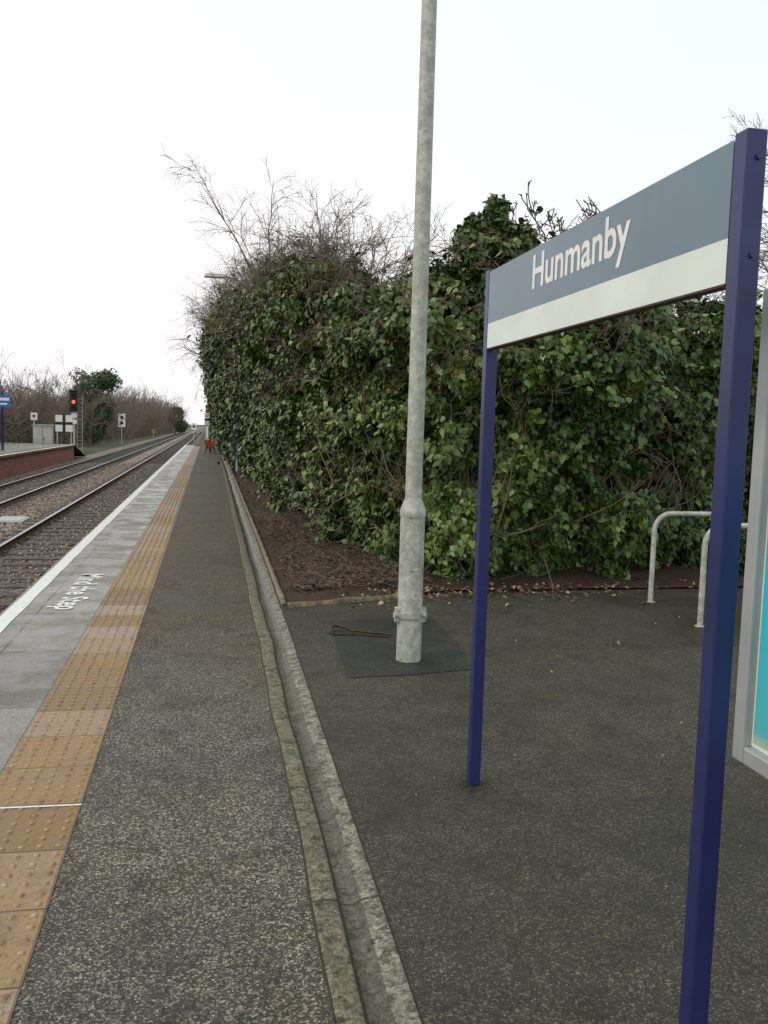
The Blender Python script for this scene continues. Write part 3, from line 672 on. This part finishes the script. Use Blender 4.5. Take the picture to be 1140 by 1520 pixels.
b.box(-12.5,-10.75,43.8,47.8,2.3,2.42,M['blue']); b.box(-12.3,-12.25,44.09,47.49,.4,2.29,M['frame']); b.build('frame_and_roof',e)
e=empty('railway_signal'); X,Y=.0,90
b=B(); b.tube([(X,Y,-1.),(X,Y,3.2)],.08,M['white'],8); b.box(X-.2,X+.2,Y-.2,Y-.09,2.6,3.5,M['orange']); b.build('mast_and_head',e)
e=empty('wheelbarrow'); X,Y=.17,48.5
b=B()
lo=[(-.2,-.3,.34),(.2,-.3,.34),(.2,.25,.28),(-.2,.25,.28)]; hi=[(-.36,-.48,.7),(.36,-.48,.7),(.33,.5,.74),(-.33,.5,.74)]; hi2=[(x*.93,y*.94,z-.002) for x,y,z in hi]; lo2=[(x*.9,y*.9,z+.03) for x,y,z in lo]
b.v=[(X+x,Y+y,z) for x,y,z in lo+hi+hi2+lo2]
b.face([3,2,1,0],M['orange']); b.face([12,13,14,15],M['orange'])
for i in range(4):
    j=(i+1)%4; b.face([i,j,4+j,4+i],M['orange']); b.face([4+i,4+j,8+j,8+i],M['orange']); b.face([8+i,8+j,12+j,12+i],M['orange'])
b.build('tray',e)
b=B()
for s in (-1,1):
    b.tube([(X+s*.07,Y+.75,.2),(X+s*.18,Y+.2,.27),(X+s*.24,Y-.4,.36),(X+s*.28,Y-1.0,.62)],.018,M['rust'],8)
    b.tube([(X+s*.2,Y-.1,.31),(X+s*.24,Y-.3,.0),(X+s*.25,Y-.42,.0),(X+s*.24,Y-.45,.36)],.015,M['rust'],8)
b.build('frame',e)
b=B(); b.tube([(X-.045,Y+.72,.2),(X-.03,Y+.72,.2),(X+.03,Y+.72,.2),(X+.045,Y+.72,.2)],[.15,.19,.19,.15],M['rubber'],20); b.build('wheel',e)

# ---------------------------------------------------------------- distant vegetation
n=520; P0=np.stack([-14-rng.uniform(0,1,n)**1.3*12,42+rng.uniform(0,1,n)**1.3*240,np.full(n,-1.)],1)
P0[:,0]+=np.interp(P0[:,1],[42,100,280],[-1,2,6])
hh=rng.uniform(2.6,5.4,n)*np.interp(P0[:,1],[40,80,280],[1.1,1.35,1.9])
rep=4; P1=np.repeat(P0,rep,0)+rng.normal(0,.3,(n*rep,3))*np.array([[1,1,0]]); h1=np.repeat(hh,rep)
sets=branchsys(P1,rng.normal(0,.3,(n*rep,3))+np.array([[0,0,1]]),h1*rng.uniform(.7,1.1,n*rep),np.full(n*rep,.04),3,(6,4),wander=.15,sides=(4,3,3),K=5,rmin=.011,ratio=.42,spread=.7)
V,F=tubes(sets); npmesh('bare_scrub',V,F,M['twigfar'])
def mass(name,n,fx,fy,fh,size,mat,z0=-1.,par=None):
    X=fx(n);Y=fy(n);h=fh(X,Y); Z=z0+h*rng.uniform(0,1,n)**.8
    Q=np.stack([X,Y,Z*.6],1); k=vn(Q,.35,3)*.6+vn(Q,1.1,4)*.4>.42-.1*(1-(Z-z0)/np.maximum(h,.01)); P=np.stack([X,Y,Z],1)[k]; m=len(P)
    leaves(name,P,rng.normal(0,1,(m,3)),size*rng.uniform(.5,1.3,m),vn(P,.3,6)*.7+rng.uniform(0,.3,m),mat,par,jit=.5)
fY=lambda n:42+rng.uniform(0,1,n)**1.3*260
mass('scrub_undergrowth',60000,lambda n:-13.2-rng.exponential(3,n),fY,lambda X,Y:1.5+2.8*vn(np.stack([X*.3,Y,Y*0],1),.25,2),.18,M['scrub'])
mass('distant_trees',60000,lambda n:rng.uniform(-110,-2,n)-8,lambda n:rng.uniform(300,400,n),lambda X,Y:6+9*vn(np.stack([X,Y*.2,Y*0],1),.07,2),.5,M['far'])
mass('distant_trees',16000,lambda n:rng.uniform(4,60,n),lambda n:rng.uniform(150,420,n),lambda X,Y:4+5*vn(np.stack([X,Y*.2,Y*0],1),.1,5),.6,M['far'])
def ivy_tree(X,Y,cs,n,size,r):
    e=empty('ivy_clad_tree')
    t=grow(np.array([[X,Y,-1.05]]),np.array([[0,0,1.]]),np.array([4.5]),6,.05,(0,0,0))
    s=branchsys(np.repeat(t[:,2:5].reshape(-1,3),4,0),rng.normal(0,.6,(12,3))+np.array([[0,0,.8]]),rng.uniform(2,3.6,12),np.full(12,.1),3,(5,4),rmin=.02,sides=(5,3,3))
    V,F=tubes([(t,np.linspace(r,r*.6,6)[None],8)]+s); npmesh('trunk_and_limbs',V,F,M['twigfar'],e)
    ellip([((X+dx,Y+dy,z),(a,a,b2)) for dx,dy,z,a,b2 in cs],n,size,M['ever'],'foliage',e,0,1,shell=.3)
ivy_tree(-12.2,100,[(-.5,0,5.4,1.9,1.6),(1.4,.3,6.0,1.6,1.2),(-1.3,.2,3.4,1.5,2),(.9,-.3,3,1.7,2.4),(0,0,1,1.7,2)],1500,.24,.25)
ivy_tree(-7.5,215,[(0,0,3,1.8,2.2),(.5,0,4.4,1.2,1),(1.5,0,1,1.4,1.6)],900,.4,.2)

# ---------------------------------------------------------------- world, sun, camera
EL,AZ=42,255
W=bpy.data.worlds.new('World'); S.world=W; W.use_nodes=True; nt=W.node_tree; bg=nt.nodes['Background']
sky=nt.nodes.new('ShaderNodeTexSky'); sky.sky_type='NISHITA'; sky.sun_disc=False; sky.sun_elevation=math.radians(EL); sky.sun_rotation=math.radians(AZ); sky.air_density=1.5; sky.dust_density=4
tc=nt.nodes.new('ShaderNodeTexCoord'); sx=nt.nodes.new('ShaderNodeSeparateXYZ'); nt.links.new(tc.outputs['Generated'],sx.inputs[0])
nz=noise(nt,tc.outputs['Generated'],1.6,4,.5)
gfac=math_(nt,'ADD',math_(nt,'ADD',math_(nt,'MULTIPLY',sx.outputs[0],.55),math_(nt,'MULTIPLY',sx.outputs[2],.75)),math_(nt,'MULTIPLY',nz,.5))
cl=ramp(nt,gfac,[(.18,(1.0,.965,1.0)),(.5,(1.0,.99,1.0)),(.98,(.82,.93,.95))])
vm=nt.nodes.new('ShaderNodeVectorMath'); vm.operation='SCALE'; vm.inputs['Scale'].default_value=11; nt.links.new(cl,vm.inputs[0])
nt.links.new(mix(nt,.95,sky.outputs[0],vm.outputs[0]),bg.inputs[0]); bg.inputs[1].default_value=.1
sl=bpy.data.lights.new('sun','SUN'); sl.energy=1.2; sl.angle=math.radians(14); sl.color=(1,.93,.8)
so=bpy.data.objects.new('sun',sl); COL.objects.link(so)
az=math.radians(AZ); el=math.radians(EL); sd=Vector((math.sin(az)*math.cos(el),math.cos(az)*math.cos(el),math.sin(el)))
so.rotation_euler=sd.to_track_quat('Z','Y').to_euler(); so.location=(-20,-10,30)
cam=bpy.data.cameras.new('camera'); co=bpy.data.objects.new('camera',cam); COL.objects.link(co)
cam.sensor_fit='VERTICAL'; cam.sensor_height=36; cam.sensor_width=27; cam.lens=1300/1520*36; cam.clip_end=6000; cam.clip_start=.05
y=math.radians(11.51); p=math.radians(5.38); r=.029
fw=Vector((math.sin(y)*math.cos(p),math.cos(y)*math.cos(p),-math.sin(p))); rt=Vector((math.cos(y),-math.sin(y),0)); up=rt.cross(fw)
r2=rt*math.cos(r)+up*math.sin(r); u2=-rt*math.sin(r)+up*math.cos(r)
mt=Matrix((r2,u2,-fw)).transposed().to_4x4(); mt.translation=(0,0,1.55); co.matrix_world=mt
S.camera=co
S.view_settings.view_transform='Standard'; S.view_settings.look='None'; S.view_settings.exposure=0
